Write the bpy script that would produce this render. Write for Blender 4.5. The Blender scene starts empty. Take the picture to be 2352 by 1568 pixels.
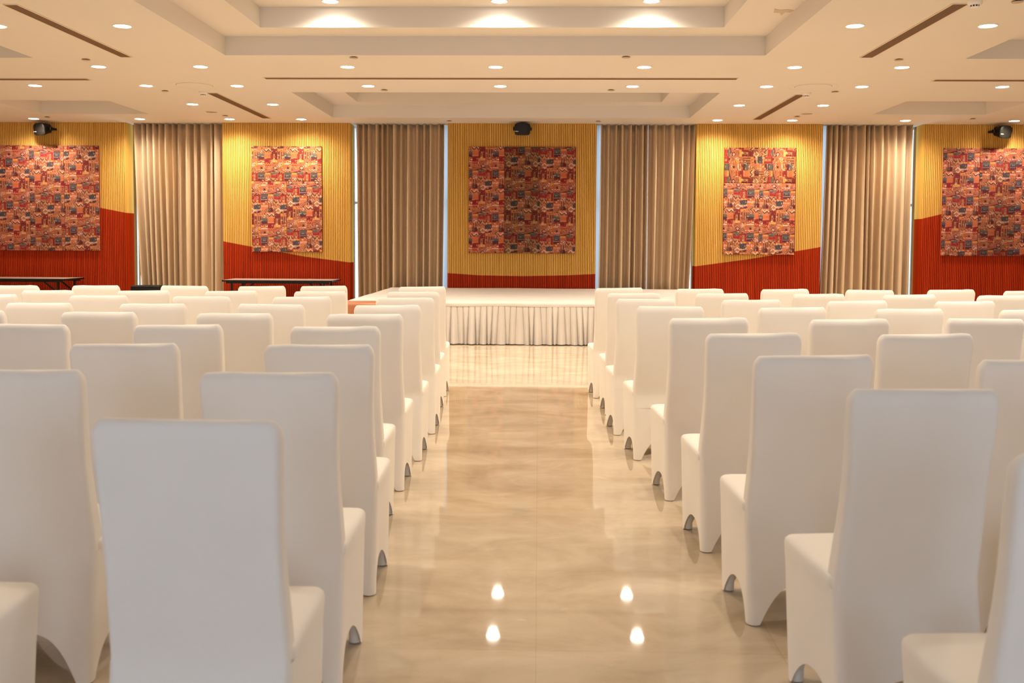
import bpy, bmesh, math, random
import numpy as np
from mathutils import Matrix, Vector

S = bpy.context.scene
COL = S.collection
rnd = random.Random(7)

# ------------------------------------------------------------------ camera
F = 2287.0
cam = bpy.data.cameras.new('camera')
cam.sensor_fit = 'HORIZONTAL'
cam.sensor_width = 36.0
cam.lens = 36.0 * F / 2352.0
cam.shift_y = -107.16 / 2352.0
cam.clip_start = 0.05
cam.clip_end = 200
co = bpy.data.objects.new('camera', cam)
COL.objects.link(co)
PITCH, YAW, ROLL = math.radians(2.987), math.radians(1.517), math.radians(0.318)
co.matrix_world = (Matrix.Translation((0, 0, 1.5)) @ Matrix.Rotation(YAW, 4, 'Z')
                   @ Matrix.Rotation(math.pi / 2 - PITCH, 4, 'X') @ Matrix.Rotation(ROLL, 4, 'Z'))
cam.dof.use_dof = True
cam.dof.focus_distance = 9.5
cam.dof.aperture_fstop = 4.0
S.camera = co

# ------------------------------------------------------------------ world, exposure
SKY = 4.0
w = bpy.data.worlds.new('sky')
S.world = w
w.use_nodes = True
w.node_tree.nodes['Background'].inputs[0].default_value = (0.62, 0.80, 1.0, 1)
w.node_tree.nodes['Background'].inputs[1].default_value = SKY
S.view_settings.view_transform = 'Standard'
S.view_settings.look = 'None'
S.view_settings.exposure = 0.14
S.view_settings.gamma = 1.0
S.view_settings.use_curve_mapping = False
S.cycles.use_denoising = True
S.cycles.max_bounces = 10
S.cycles.diffuse_bounces = 6
S.cycles.sample_clamp_indirect = 6.0
S.cycles.caustics_reflective = False
S.cycles.caustics_refractive = False

LAMP_COL = (1.0, 0.855, 0.665)
LAMP_W = 35.0
NEAR_W = 46.0  # power of the unseen lamps added above the closer chair rows
DAY_W = 9.0

# daylight through the windows behind the camera (one area light per window)
for i, x in enumerate((-8.0, -3.2, 2.2, 7.2)):
    L = bpy.data.lights.new('window_daylight', 'AREA')
    L.shape = 'RECTANGLE'
    L.size, L.size_y = 2.2, 2.4
    L.energy = DAY_W
    L.color = (0.90, 0.84, 1.0)
    o = bpy.data.objects.new('window_daylight', L)
    COL.objects.link(o)
    o.location = (x, -4.02, 1.75)
    o.rotation_euler = (math.pi / 2, 0, 0)

# ------------------------------------------------------------------ helpers
def mat(name, color, rough=0.6, spec=0.5, metal=0.0):
    m = bpy.data.materials.new(name)
    m.use_nodes = True
    b = m.node_tree.nodes['Principled BSDF']
    b.inputs['Base Color'].default_value = (*color, 1)
    b.inputs['Roughness'].default_value = rough
    b.inputs['Specular IOR Level'].default_value = spec
    b.inputs['Metallic'].default_value = metal
    return m

def nodes(m):
    nt = m.node_tree
    return nt, nt.nodes['Principled BSDF']

def noise_col(m, c1, c2, scale=(1, 1, 1), nscale=5.0, detail=4.0, lo=0.35, hi=0.65, bump=0.0, bscale=None):
    """procedural colour: noise between two colours, optional bump"""
    nt, b = nodes(m)
    tc = nt.nodes.new('ShaderNodeTexCoord')
    mp = nt.nodes.new('ShaderNodeMapping')
    mp.inputs['Scale'].default_value = scale
    nz = nt.nodes.new('ShaderNodeTexNoise')
    nz.inputs['Scale'].default_value = nscale
    nz.inputs['Detail'].default_value = detail
    rp = nt.nodes.new('ShaderNodeValToRGB')
    rp.color_ramp.elements[0].position = lo
    rp.color_ramp.elements[1].position = hi
    rp.color_ramp.elements[0].color = (*c1, 1)
    rp.color_ramp.elements[1].color = (*c2, 1)
    nt.links.new(tc.outputs['Object'], mp.inputs['Vector'])
    nt.links.new(mp.outputs['Vector'], nz.inputs['Vector'])
    nt.links.new(nz.outputs['Fac'], rp.inputs['Fac'])
    nt.links.new(rp.outputs['Color'], b.inputs['Base Color'])
    if bump:
        n2 = nt.nodes.new('ShaderNodeTexNoise')
        n2.inputs['Scale'].default_value = bscale or nscale
        n2.inputs['Detail'].default_value = 3
        nt.links.new(tc.outputs['Object'], n2.inputs['Vector'])
        bp = nt.nodes.new('ShaderNodeBump')
        bp.inputs['Strength'].default_value = bump
        bp.inputs['Distance'].default_value = 0.01
        nt.links.new(n2.outputs['Fac'], bp.inputs['Height'])
        nt.links.new(bp.outputs['Normal'], b.inputs['Normal'])
    return tc, mp, nz, rp

def emit(name, color, strength):
    m = bpy.data.materials.new(name)
    m.use_nodes = True
    nt = m.node_tree
    nt.nodes.remove(nt.nodes['Principled BSDF'])
    e = nt.nodes.new('ShaderNodeEmission')
    e.inputs[0].default_value = (*color, 1)
    e.inputs[1].default_value = strength
    nt.links.new(e.outputs[0], nt.nodes['Material Output'].inputs[0])
    return m

class MB:
    """collects verts and faces for ONE mesh object"""
    def __init__(self):
        self.v, self.f, self.mi = [], [], []
    def quad(self, a, b, c, d, mi=0):
        n = len(self.v)
        self.v += [a, b, c, d]
        self.f.append((n, n + 1, n + 2, n + 3)); self.mi.append(mi)
    def box(self, x0, x1, y0, y1, z0, z1, mi=0):
        n = len(self.v)
        self.v += [(x0, y0, z0), (x1, y0, z0), (x1, y1, z0), (x0, y1, z0),
                   (x0, y0, z1), (x1, y0, z1), (x1, y1, z1), (x0, y1, z1)]
        for q in ((0, 3, 2, 1), (4, 5, 6, 7), (0, 1, 5, 4), (1, 2, 6, 5), (2, 3, 7, 6), (3, 0, 4, 7)):
            self.f.append(tuple(n + i for i in q)); self.mi.append(mi)
    def grid(self, P, closed_u=False, mi=0):
        """P[j][i] rows of points"""
        n = len(self.v)
        nj, ni = len(P), len(P[0])
        for r in P: self.v += [tuple(p) for p in r]
        for j in range(nj - 1):
            for i in range(ni if closed_u else ni - 1):
                k = (i + 1) % ni
                self.f.append((n + j * ni + i, n + j * ni + k, n + (j + 1) * ni + k, n + (j + 1) * ni + i)); self.mi.append(mi)
        return n
    def ngon(self, pts, mi=0):
        n = len(self.v)
        self.v += [tuple(p) for p in pts]
        self.f.append(tuple(range(n, n + len(pts)))); self.mi.append(mi)
    def bar(self, a, b, w, h=None, mi=0):
        """rectangular bar between two points"""
        h = h or w
        a, b = Vector(a), Vector(b)
        d = (b - a).normalized()
        up = Vector((0, 0, 1)) if abs(d.z) < 0.9 else Vector((0, 1, 0))
        s = d.cross(up).normalized() * w / 2
        u = s.cross(d).normalized() * h / 2
        n = len(self.v)
        for p in (a, b):
            self.v += [tuple(p - s - u), tuple(p + s - u), tuple(p + s + u), tuple(p - s + u)]
        for q in ((3, 2, 1, 0), (4, 5, 6, 7), (0, 1, 5, 4), (1, 2, 6, 5), (2, 3, 7, 6), (3, 0, 4, 7)):
            self.f.append(tuple(n + i for i in q)); self.mi.append(mi)
    def lathe(self, prof, seg=32, cx=0, cy=0, cap0=True, cap1=True, mi=0):
        P = [[(cx + r * math.cos(2 * math.pi * i / seg), cy + r * math.sin(2 * math.pi * i / seg), z) for i in range(seg)] for r, z in prof]
        self.grid(P, True, mi)
        if cap0: self.ngon(P[0][::-1], mi)
        if cap1: self.ngon(P[-1], mi)
    def build(self, name, m, parent=None, smooth=False, bevel=0.0, weld=False, angle=40):
        me = bpy.data.meshes.new(name)
        me.from_pydata([tuple(map(float, p)) for p in self.v], [], self.f)
        ms = m if isinstance(m, (list, tuple)) else [m]
        for x in ms: me.materials.append(x)
        if len(ms) > 1: me.polygons.foreach_set('material_index', self.mi)
        bm = bmesh.new(); bm.from_mesh(me)
        if weld or bevel: bmesh.ops.remove_doubles(bm, verts=bm.verts, dist=1e-5)
        if bevel:
            es = [e for e in bm.edges if len(e.link_faces) == 2 and e.calc_face_angle() > 0.6]
            bmesh.ops.bevel(bm, geom=es, offset=bevel, segments=3, profile=0.5, affect='EDGES')
        bmesh.ops.recalc_face_normals(bm, faces=bm.faces)
        bm.to_mesh(me); bm.free()
        if smooth or bevel:
            me.polygons.foreach_set('use_smooth', [True] * len(me.polygons))
            me.set_sharp_from_angle(angle=math.radians(angle))
        o = bpy.data.objects.new(name, me)
        COL.objects.link(o)
        if parent: o.parent = parent
        return o

def empty(name, loc=(0, 0, 0), rz=0.0):
    o = bpy.data.objects.new(name, None)
    o.empty_display_size = 0.1
    COL.objects.link(o)
    o.location = loc
    o.rotation_euler = (0, 0, rz)
    return o

def tag(o, label=None, cat=None, group=None, kind=None):
    if label: o['label'] = label
    if cat: o['category'] = cat
    if group: o['group'] = group
    if kind: o['kind'] = kind
    return o

def struct(o):
    o['kind'] = 'structure'
    return o

def copy_tree(o, parent=None):
    c = o.copy(); COL.objects.link(c)
    if parent: c.parent = parent
    for ch in o.children: copy_tree(ch, c)
    return c

ORD = ['first', 'second', 'third', 'fourth', 'fifth', 'sixth', 'seventh', 'eighth', 'ninth', 'tenth', 'eleventh', 'twelfth']

# ------------------------------------------------------------------ materials
M = {}
M['ceiling'] = mat('ceiling paint', (0.80, 0.74, 0.66), 0.9, 0.2)
noise_col(M['ceiling'], (0.69, 0.65, 0.60), (0.71, 0.67, 0.62), nscale=0.6, lo=0.3, hi=0.7)
M['wall'] = mat('side wall paint', (0.60, 0.50, 0.38), 0.8, 0.3)
noise_col(M['wall'], (0.58, 0.48, 0.36), (0.62, 0.52, 0.40), nscale=1.5)
M['yellow'] = mat('honey slats', (0.62, 0.36, 0.09), 0.6, 0.15)
noise_col(M['yellow'], (0.62, 0.345, 0.075), (0.72, 0.425, 0.11), scale=(28, 28, 0.9), nscale=1.0, detail=2)
M['red'] = mat('red slats', (0.33, 0.035, 0.01), 0.6, 0.12)
noise_col(M['red'], (0.33, 0.024, 0.003), (0.43, 0.038, 0.005), scale=(28, 28, 0.9), nscale=1.0, detail=2)
M['return_y'] = mat('honey board', (0.62, 0.345, 0.075), 1.0, 0.0)
M['return_r'] = mat('red board', (0.30, 0.022, 0.003), 1.0, 0.0)
M['groove_y'] = mat('honey groove', (0.22, 0.09, 0.012), 0.9, 0.1)
M['groove_r'] = mat('red groove', (0.10, 0.006, 0.002), 0.9, 0.1)
M['cover'] = mat('white stretch fabric', (0.88, 0.85, 0.81), 0.75, 0.25)
noise_col(M['cover'], (0.87, 0.83, 0.775), (0.89, 0.85, 0.80), nscale=6, lo=0.3, hi=0.7, bump=0.08, bscale=9)
M['cover'].node_tree.nodes['Principled BSDF'].inputs['Sheen Weight'].default_value = 0.15
M['darkleg'] = mat('dark chair leg', (0.03, 0.02, 0.014), 0.45)
M['cloth'] = mat('white stage cloth', (0.86, 0.82, 0.79), 0.8, 0.2)
noise_col(M['cloth'], (0.57, 0.54, 0.52), (0.61, 0.58, 0.56), nscale=3, bump=0.1, bscale=4)
M['curtain'] = mat('beige curtain', (0.47, 0.34, 0.22), 0.85, 0.2)
noise_col(M['curtain'], (0.57, 0.43, 0.285), (0.61, 0.465, 0.315), scale=(1, 1, 0.1), nscale=30, detail=2)
M['lining'] = mat('grey curtain lining', (0.62, 0.60, 0.60), 0.85, 0.2)
nt, b = nodes(M['lining'])
tl = nt.nodes.new('ShaderNodeBsdfTranslucent'); tl.inputs[0].default_value = (0.75, 0.77, 0.80, 1)
ms = nt.nodes.new('ShaderNodeMixShader'); ms.inputs[0].default_value = 0.35
nt.links.new(b.outputs[0], ms.inputs[1]); nt.links.new(tl.outputs[0], ms.inputs[2])
nt.links.new(ms.outputs[0], nt.nodes['Material Output'].inputs[0])
M['frame'] = mat('white window frame', (0.72, 0.74, 0.76), 0.4)
M['black'] = mat('black plastic', (0.006, 0.005, 0.005), 0.45, 0.25)
M['black_metal'] = mat('black metal', (0.008, 0.007, 0.006), 0.45, 0.25)
M['laminate'] = mat('table laminate', (0.46, 0.37, 0.32), 0.3)
M['leather'] = mat('brown leather', (0.36, 0.13, 0.055), 0.4)
noise_col(M['leather'], (0.34, 0.12, 0.05), (0.38, 0.14, 0.06), nscale=12, bump=0.08, bscale=60)
M['white'] = mat('white plastic', (0.78, 0.74, 0.68), 0.5)
M['grille'] = mat('brown grille bars', (0.20, 0.115, 0.06), 0.6)
M['grille_frame'] = mat('grille frame', (0.72, 0.60, 0.46), 0.6)
M['dark_brown'] = mat('duct void', (0.03, 0.018, 0.010), 0.9)  # behind the louvres this dark colour stands for shade in the duct
M['plate'] = mat('cover plate', (0.45, 0.36, 0.26), 0.6)
M['seam'] = mat('seam', (0.45, 0.35, 0.24), 0.8)
M['peel'] = mat('bare plaster', (0.55, 0.45, 0.35), 0.9)
M['logo'] = mat('white print', (0.85, 0.85, 0.85), 0.5)
M['steel'] = mat('steel', (0.6, 0.6, 0.6), 0.3, metal=1.0)
M['lamp'] = emit('lit diffuser', (1.0, 0.92, 0.78), 32.0)

# polished marble floor
m = M['floor'] = mat('polished beige marble', (0.6, 0.5, 0.4), 0.035, 0.5)
nt, b = nodes(m)
tc = nt.nodes.new('ShaderNodeTexCoord')
n1 = nt.nodes.new('ShaderNodeTexNoise'); n1.inputs['Scale'].default_value = 1.6; n1.inputs['Detail'].default_value = 8; n1.inputs['Roughness'].default_value = 0.62; n1.inputs['Distortion'].default_value = 0.6
mp = nt.nodes.new('ShaderNodeMapping'); mp.inputs['Scale'].default_value = (1.0, 1.7, 1.0)
r1 = nt.nodes.new('ShaderNodeValToRGB')
r1.color_ramp.elements[0].position = 0.30; r1.color_ramp.elements[0].color = (0.48, 0.37, 0.255, 1)
r1.color_ramp.elements[1].position = 0.70; r1.color_ramp.elements[1].color = (0.69, 0.58, 0.44, 1)
n2 = nt.nodes.new('ShaderNodeTexNoise'); n2.inputs['Scale'].default_value = 2.3; n2.inputs['Detail'].default_value = 10; n2.inputs['Roughness'].default_value = 0.7; n2.inputs['Distortion'].default_value = 1.6
r2 = nt.nodes.new('ShaderNodeValToRGB')     # thin pale veins
r2.color_ramp.elements[0].position = 0.64; r2.color_ramp.elements[0].color = (0, 0, 0, 1)
r2.color_ramp.elements[1].position = 0.70; r2.color_ramp.elements[1].color = (0.55, 0.55, 0.55, 1)
mx = nt.nodes.new('ShaderNodeMix'); mx.data_type = 'RGBA'
mx.inputs['B'].default_value = (0.78, 0.68, 0.56, 1)
br = nt.nodes.new('ShaderNodeTexBrick')
br.offset = 0.0
br.inputs['Color1'].default_value = (1, 1, 1, 1); br.inputs['Color2'].default_value = (0.95, 0.95, 0.95, 1)
br.inputs['Mortar'].default_value = (0.80, 0.77, 0.73, 1)
br.inputs['Scale'].default_value = 1.0; br.inputs['Mortar Size'].default_value = 0.0016
br.inputs['Brick Width'].default_value = 0.9; br.inputs['Row Height'].default_value = 0.9
mul = nt.nodes.new('ShaderNodeMix'); mul.data_type = 'RGBA'; mul.blend_type = 'MULTIPLY'; mul.inputs['Factor'].default_value = 0.7
lk = nt.links.new
lk(tc.outputs['Object'], mp.inputs['Vector']); lk(mp.outputs['Vector'], n1.inputs['Vector']); lk(mp.outputs['Vector'], n2.inputs['Vector'])
lk(n1.outputs['Fac'], r1.inputs['Fac']); lk(n2.outputs['Fac'], r2.inputs['Fac'])
lk(r2.outputs['Color'], mx.inputs['Factor']); lk(r1.outputs['Color'], mx.inputs['A'])
lk(tc.outputs['Object'], br.inputs['Vector'])
lk(mx.outputs['Result'], mul.inputs['A']); lk(br.outputs['Color'], mul.inputs['B'])
lk(mul.outputs['Result'], b.inputs['Base Color'])

# glass
m = M['glass'] = bpy.data.materials.new('window glass')
m.use_nodes = True
nt = m.node_tree; nt.nodes.remove(nt.nodes['Principled BSDF'])
tr = nt.nodes.new('ShaderNodeBsdfTransparent'); tr.inputs[0].default_value = (0.93, 0.96, 0.97, 1)
gl = nt.nodes.new('ShaderNodeBsdfGlossy'); gl.inputs['Roughness'].default_value = 0.03
ms = nt.nodes.new('ShaderNodeMixShader'); ms.inputs[0].default_value = 0.07
nt.links.new(tr.outputs[0], ms.inputs[1]); nt.links.new(gl.outputs[0], ms.inputs[2])
nt.links.new(ms.outputs[0], nt.nodes['Material Output'].inputs[0])

# textile colours come from a per-face pattern attribute
m = M['textile'] = mat('patterned upholstery', (0.5, 0.2, 0.1), 0.85, 0.2)
nt, b = nodes(m)
at = nt.nodes.new('ShaderNodeAttribute'); at.attribute_name = 'pattern'
nt.links.new(at.outputs['Color'], b.inputs['Base Color'])

# ------------------------------------------------------------------ room shell
D = 19.33          # slatted wall face
CZ = 3.80          # main ceiling
X0, X1, Y0, Y1 = -11.5, 10.5, -4.0, 20.0
g = MB(); g.box(X0, X1, Y0 - 0.3, Y1, -0.2, 0.0)
struct(g.build('floor', M['floor']))

# ceiling: a plate with stepped coffers
coffers = [(-3.90, 2.75, 3.9, 12.37, 4.03), (-3.32, 2.15, 4.5, 11.86, 4.27),
           (-3.83, 2.75, 15.40, 18.50, 4.03), (-3.30, 2.18, 16.0, 18.06, 4.27),
           (-9.4, -6.40, 8.6, 12.55, 4.03), (5.25, 8.3, 8.6, 12.58, 4.03),
           (-9.1, -7.10, 16.3, 18.07, 4.03), (5.88, 7.85, 16.25, 17.9, 4.03)]
xs = sorted({X0, X1} | {c[0] for c in coffers} | {c[1] for c in coffers})
ys = sorted({Y0 - 0.3, Y1} | {c[2] for c in coffers} | {c[3] for c in coffers})
def cz(x, y):
    z = CZ
    for a, b_, c, d, h in coffers:
        if a < x < b_ and c < y < d: z = max(z, h)
    return z
H = [[cz((xs[i] + xs[i + 1]) / 2, (ys[j] + ys[j + 1]) / 2) for i in range(len(xs) - 1)] for j in range(len(ys) - 1)]
g = MB()
for j in range(len(ys) - 1):
    for i in range(len(xs) - 1):
        z = H[j][i]
        g.quad((xs[i], ys[j], z), (xs[i], ys[j + 1], z), (xs[i + 1], ys[j + 1], z), (xs[i + 1], ys[j], z))
        if i + 1 < len(xs) - 1 and H[j][i + 1] != z:
            z2 = H[j][i + 1]; x = xs[i + 1]
            g.quad((x, ys[j], z), (x, ys[j + 1], z), (x, ys[j + 1], z2), (x, ys[j], z2))
        if j + 1 < len(ys) - 1 and H[j + 1][i] != z:
            z2 = H[j + 1][i]; y = ys[j + 1]
            g.quad((xs[i], y, z), (xs[i + 1], y, z), (xs[i + 1], y, z2), (xs[i], y, z2))
g.box(X0, X1, Y0 - 0.3, Y1, 4.5, 4.6)          # roof slab above the coffers
ceiling = struct(g.build('ceiling', M['ceiling']))
# torn paint on the coffer ledge
g = MB()
out = [(2.52, 10.93), (2.60, 10.98), (2.66, 10.95), (2.74, 10.99), (2.73, 11.10), (2.67, 11.08), (2.665, 11.24), (2.62, 11.12), (2.55, 11.10)]
g.ngon([(x, y, 4.026) for x, y in out]); g.grid([[(x, y, 4.026) for x, y in out], [(x, y, 4.03) for x, y in out]], True)
g.build('peeled_paint', M['peel'], ceiling)

g = MB(); g.box(X0 - 0.2, X0, Y0 - 0.3, Y1, 0, 4.5); struct(g.build('wall_left', M['wall']))
g = MB(); g.box(X1, X1 + 0.2, Y0 - 0.3, Y1, 0, 4.5); struct(g.build('wall_right', M['wall']))
# back wall, behind the camera, with four tall windows
g = MB()
edges = [X0] + [v for x in (-8.0, -3.2, 2.2, 7.2) for v in (x - 1.15, x + 1.15)] + [X1]
for k in range(0, len(edges), 2): g.box(edges[k], edges[k + 1], Y0 - 0.3, Y0 - 0.05, 0, 4.5)
for x in (-8.0, -3.2, 2.2, 7.2):
    g.box(x - 1.15, x + 1.15, Y0 - 0.3, Y0 - 0.05, 0, 0.5)
    g.box(x - 1.15, x + 1.15, Y0 - 0.3, Y0 - 0.05, 3.0, 4.5)
struct(g.build('wall_back', M['wall']))

# ---- front wall: five piers clad in slats, windows between them
curve = [(-11.5, 2.78), (-9.6, 2.35), (-8.586, 2.14), (-8.097, 2.049), (-7.9, 2.01), (-6.118, 1.49), (-5.075, 1.301), (-4.562, 1.21), (-3.709, 1.105),
         (-1.752, 0.905), (-1.158, 0.867), (-0.311, 0.855), (0.534, 0.877), (1.098, 0.906), (3.053, 1.07), (4.054, 1.211),
         (5.382, 1.445), (7.249, 1.98), (7.381, 2.015), (7.725, 2.099), (9.2, 2.42), (10.5, 2.70)]
CX, CZv = zip(*curve)
def redline(x): return float(np.interp(x, CX, CZv))
piers = [(-11.5, -8.07), (-6.15, -3.68), (-1.76, 1.09), (3.03, 5.41), (7.33, 10.5)]
g = MB()
for a, b_ in piers: g.box(a, b_, D + 0.016, Y1, 0, CZ)
wall_front = struct(g.build('wall_front', M['groove_y']))
PITCHX = 0.0347
for a, b_ in piers:
    up, lo = MB(), MB()
    n = round((b_ - a) / PITCHX); p = (b_ - a) / n
    wv = p * 0.74
    for k in range(n):
        xa = a + k * p + (p - wv) / 2; xb = xa + wv
        za, zb = redline(xa), redline(xb)
        for G, (l0, l1), (h0, h1) in ((lo, (0.0, 0.0), (za, zb)), (up, (za, zb), (CZ, CZ))):
            prof = [(xa, D + 0.016), (xa + 0.002, D + 0.002), (xa + 0.006, D), (xb - 0.006, D), (xb - 0.002, D + 0.002), (xb, D + 0.016)]
            f = lambda x, q: q[0] + (q[1] - q[0]) * (x - xa) / wv
            G.grid([[(x, y, f(x, (l0, l1))) for x, y in prof], [(x, y, f(x, (h0, h1))) for x, y in prof]])
    # red ground between the red slats
    xx = np.linspace(a, b_, 60)
    lo.grid([[(x, D + 0.0155, 0) for x in xx], [(x, D + 0.0155, redline(x)) for x in xx]], mi=1)
    # plain returns at the sides of the pier
    for xr, s in ((a, -1), (b_, 1)):
        if X0 < xr < X1:
            zr = redline(xr)
            lo.box(min(xr, xr + s * 0.012), max(xr, xr + s * 0.012), D + 0.002, Y1 - 0.33, 0, zr, mi=2)
            up.box(min(xr, xr + s * 0.012), max(xr, xr + s * 0.012), D + 0.002, Y1 - 0.33, zr, CZ, mi=1)
    pc = up.build('slat_cladding', [M['yellow'], M['return_y']], wall_front)
    lo.build('red_dado', [M['red'], M['groove_r'], M['return_r']], pc)

# ---- windows and curtains
curtain_group = 'beige curtains at the windows'
openings = [(-8.058, -6.162), (-3.668, -1.772), (1.102, 3.018), (5.422, 7.318)]
YW = 19.80
for k, (a, b_) in enumerate(openings):
    fr = MB()
    for x, w_ in ((a - 0.012, 0.02), (b_ - 0.008, 0.02), ((a + b_) / 2 - 0.025, 0.05)): fr.box(x, x + w_, YW, YW + 0.06, 0.0, CZ)
    for z in (0.0, 2.255, CZ - 0.05): fr.box(a, b_, YW + 0.002, YW + 0.058, z, z + 0.05)
    o = struct(fr.build('window_%d' % (k + 1), M['frame']))
    gg = MB(); gg.box(a + 0.006, b_ - 0.006, YW + 0.028, YW + 0.034, 0.04, CZ - 0.04)
    gg.build('glass_pane', M['glass'], o)

def curtain(xl0, xr0, xl1, xr1, seed, nf):
    """folded sheet; x edges at the top (0) and bottom (1)"""
    R = random.Random(seed)
    NX, NZ = nf * 16, 26
    wd = [R.uniform(0.5, 1.55) for _ in range(nf * 2)]
    cum = np.concatenate([[0], np.cumsum(wd)]) / sum(wd)
    amp = [R.uniform(0.8, 1.15) for _ in range(nf * 2 + 1)]
    drift = [R.uniform(-0.35, 0.35) for _ in range(nf * 2 + 1)]
    P = []
    for j in range(NZ):
        t = j / (NZ - 1); z = CZ - 0.004 - t * (CZ - 0.03)
        row = []
        c2 = np.array([c + (drift[i] * t * 0.6 / (nf * 2) if 0 < i < nf * 2 else 0) for i, c in enumerate(cum)])
        xl = xl0 + (xl1 - xl0) * t ** 1.5; xr = xr0 + (xr1 - xr0) * t ** 1.5
        for i in range(NX + 1):
            u = i / NX
            ph = np.interp(u, c2, np.arange(nf * 2 + 1))
            f2 = (ph / 2) % 1.0                      # one pleat: a broad front and a deep narrow recess
            d = min(abs(f2 - 0.5), 0.5) / 0.5       # 0 in the recess, 1 at the middle of the front
            s = math.tanh(6.0 * (d - 0.36)) / math.tanh(2.0)
            am = np.interp(ph, np.arange(nf * 2 + 1), amp)
            y = 19.50 - 0.095 * am * s * (0.9 + 0.1 * t) + 0.006 * math.sin(7 * t + ph) - 0.012 * math.cos(2 * math.pi * f2)
            k = min(int(ph / 2), nf - 1)
            x = xl + (xr - xl) * (u - 0.13 * (c2[2 * k + 2] - c2[2 * k]) * math.sin(2 * math.pi * f2))
            row.append((x, y, z))
        P.append(row)
    return P
cur = [(-7.925, -6.166, -7.775, -6.166), (-3.548, -1.845, -3.52, -1.88), (1.185, 3.008, 1.16, 2.90), (5.515, 7.15, 5.44, 7.11)]
wn = ['first', 'second', 'third', 'fourth']
for k, (a0, b0, a1, b1) in enumerate(cur):
    m0 = m1 = (a0 + b0) / 2
    for h, (q0, q1, r0, r1) in enumerate(((a0, m0 - 0.005, a1, m1 - 0.005), (m0 + 0.005, b0, m1 + 0.005, b1))):
        g = MB(); g.grid(curtain(q0, q1, r0, r1, 10 * k + h, 6 if h else 7))
        o = g.build('curtain', M['curtain'], smooth=True, angle=80)
        md = o.modifiers.new('thickness', 'SOLIDIFY'); md.thickness = 0.004; md.offset = 0
        tag(o, 'beige pleated curtain, %s half of the pair in the %s window from the left' % (('left', 'right')[h], wn[k]), 'curtain', curtain_group)
        # grey lining hung behind the cloth; on some sides it shows past the outer edge
        lx0, lx1 = [((-7.93, -7.80), (-6.17, -6.17)), ((-3.625, -3.50), (-1.785, -1.79)), ((1.115, 1.11), (3.0, 2.90)), ((5.44, 5.435), (7.19, 7.14))][k]
        (e0, e1), (f0, f1) = (lx0, (m0 - 0.002, m0 - 0.002)) if h == 0 else ((m0 + 0.002, m0 + 0.002), lx1)
        g = MB()
        g.grid([[((e0 + (e1 - e0) * t) * (1 - u) + (f0 + (f1 - f0) * t) * u, 19.69 + 0.012 * math.sin(26 * u + 4 * t), CZ - 0.004 - t * (CZ - 0.03)) for u in np.linspace(0, 1, 33)] for t in np.linspace(0, 1, 14)])
        g.build('lining', M['lining'], o, smooth=True)

# ------------------------------------------------------------------ textile wall hangings
TW, TH = 370, 600            # one repeat of the printed pattern, in pattern units
RES = 3
def lin(c): return tuple(((v / 255) / 12.92 if v / 255 <= 0.04045 else ((v / 255 + 0.055) / 1.055) ** 2.4) for v in c)
ny, nx = TH // RES, TW // RES + 1
TILE = np.zeros((ny, nx, 3)); TILE[:] = (178, 98, 66)
yy, xx = np.mgrid[0:ny, 0:nx]; yy = yy * RES + 1.5; xx = xx * RES + 1.5
def put(mask, c): TILE[mask] = c
def loc(x, y): return (xx - x) % TW, (yy - y) % TH
def rect(x, y, w_, h_, c):
    u, v = loc(x, y); put((u < w_) & (v < h_), c)
def vstripes(x, y, w_, h_, c1, c2, p):
    u, v = loc(x, y); k = (u < w_) & (v < h_); put(k, c1); put(k & ((u // (p / 2)) % 2 == 1), c2)
def hstripes(x, y, w_, h_, c1, c2, p):
    u, v = loc(x, y); k = (u < w_) & (v < h_); put(k, c1); put(k & ((v // (p / 2)) % 2 == 1), c2)
def zig(x, y, w_, h_, p, a, bands):
    u, v = loc(x, y); k = (u < w_) & (v < h_)
    t = v + a * np.abs(((u / p) % 1) * 2 - 1)
    n = len(bands); th = h_ / n * 0.9
    for i, c in enumerate(bands): put(k & ((t // th).astype(int) % n == i), c)
def diam(x, y, rx, ry, cols):
    u, v = loc(x - rx, y - ry); d = np.abs(u - rx) / rx + np.abs(v - ry) / ry
    for i, c in enumerate(cols): put((u < 2 * rx) & (v < 2 * ry) & (d < 1 - i / len(cols)), c)
def chev(x, y, w_, h_, cols, left=True):
    u, v = loc(x, y); k = (u < w_) & (v < h_)
    t = (u if left else w_ - u) - np.abs(v - h_ / 2) * (w_ / h_) * 1.1
    n = len(cols)
    for i, c in enumerate(cols): put(k & (t > w_ * (i / n) * 0.7), c)
def slant(x, y, w_, h_, s, c, dots=None):
    u, v = loc(x, y - 60); k = (u < w_) & (np.abs(v - 60 - h_ / 2 + s * (u - w_ / 2)) < h_ / 2); put(k, c)
    if dots: put(k & (((u // 8) % 2) == 0) & (((v // 6) % 2) == 0), dots)
def blob(x, y, rx, ry, c):
    u, v = loc(x - rx, y - ry); put(((u - rx) / rx) ** 2 + ((v - ry) / ry) ** 2 < 1, c)
CR, MR, OR, GO, YE, TA, DB, CRM, BL, TE, PU = (158, 34, 34), (104, 30, 32), (210, 114, 64), (226, 146, 44), (214, 160, 70), (186, 128, 84), (104, 62, 46), (226, 196, 170), (62, 62, 74), (92, 98, 98), (92, 40, 52)
hstripes(0, 0, 92, 62, OR, (206, 98, 44), 16)
rect(0, 66, 92, 92, CR); zig(0, 130, 92, 40, 30, 16, (CR, OR)); slant(6, 90, 80, 8, 0.2, MR); slant(6, 110, 80, 6, 0.2, (120, 24, 30))
for i in range(5): blob(10 + 18 * i, 64, 5, 5, (214, 150, 120))
vstripes(90, -24, 96, 122, (150, 46, 34), (116, 30, 28), 40); rect(124, 10, 26, 80, TA); diam(137, 50, 18, 40, (TA, DB)); hstripes(90, -30, 96, 36, MR, (150, 50, 40), 12)
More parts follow.
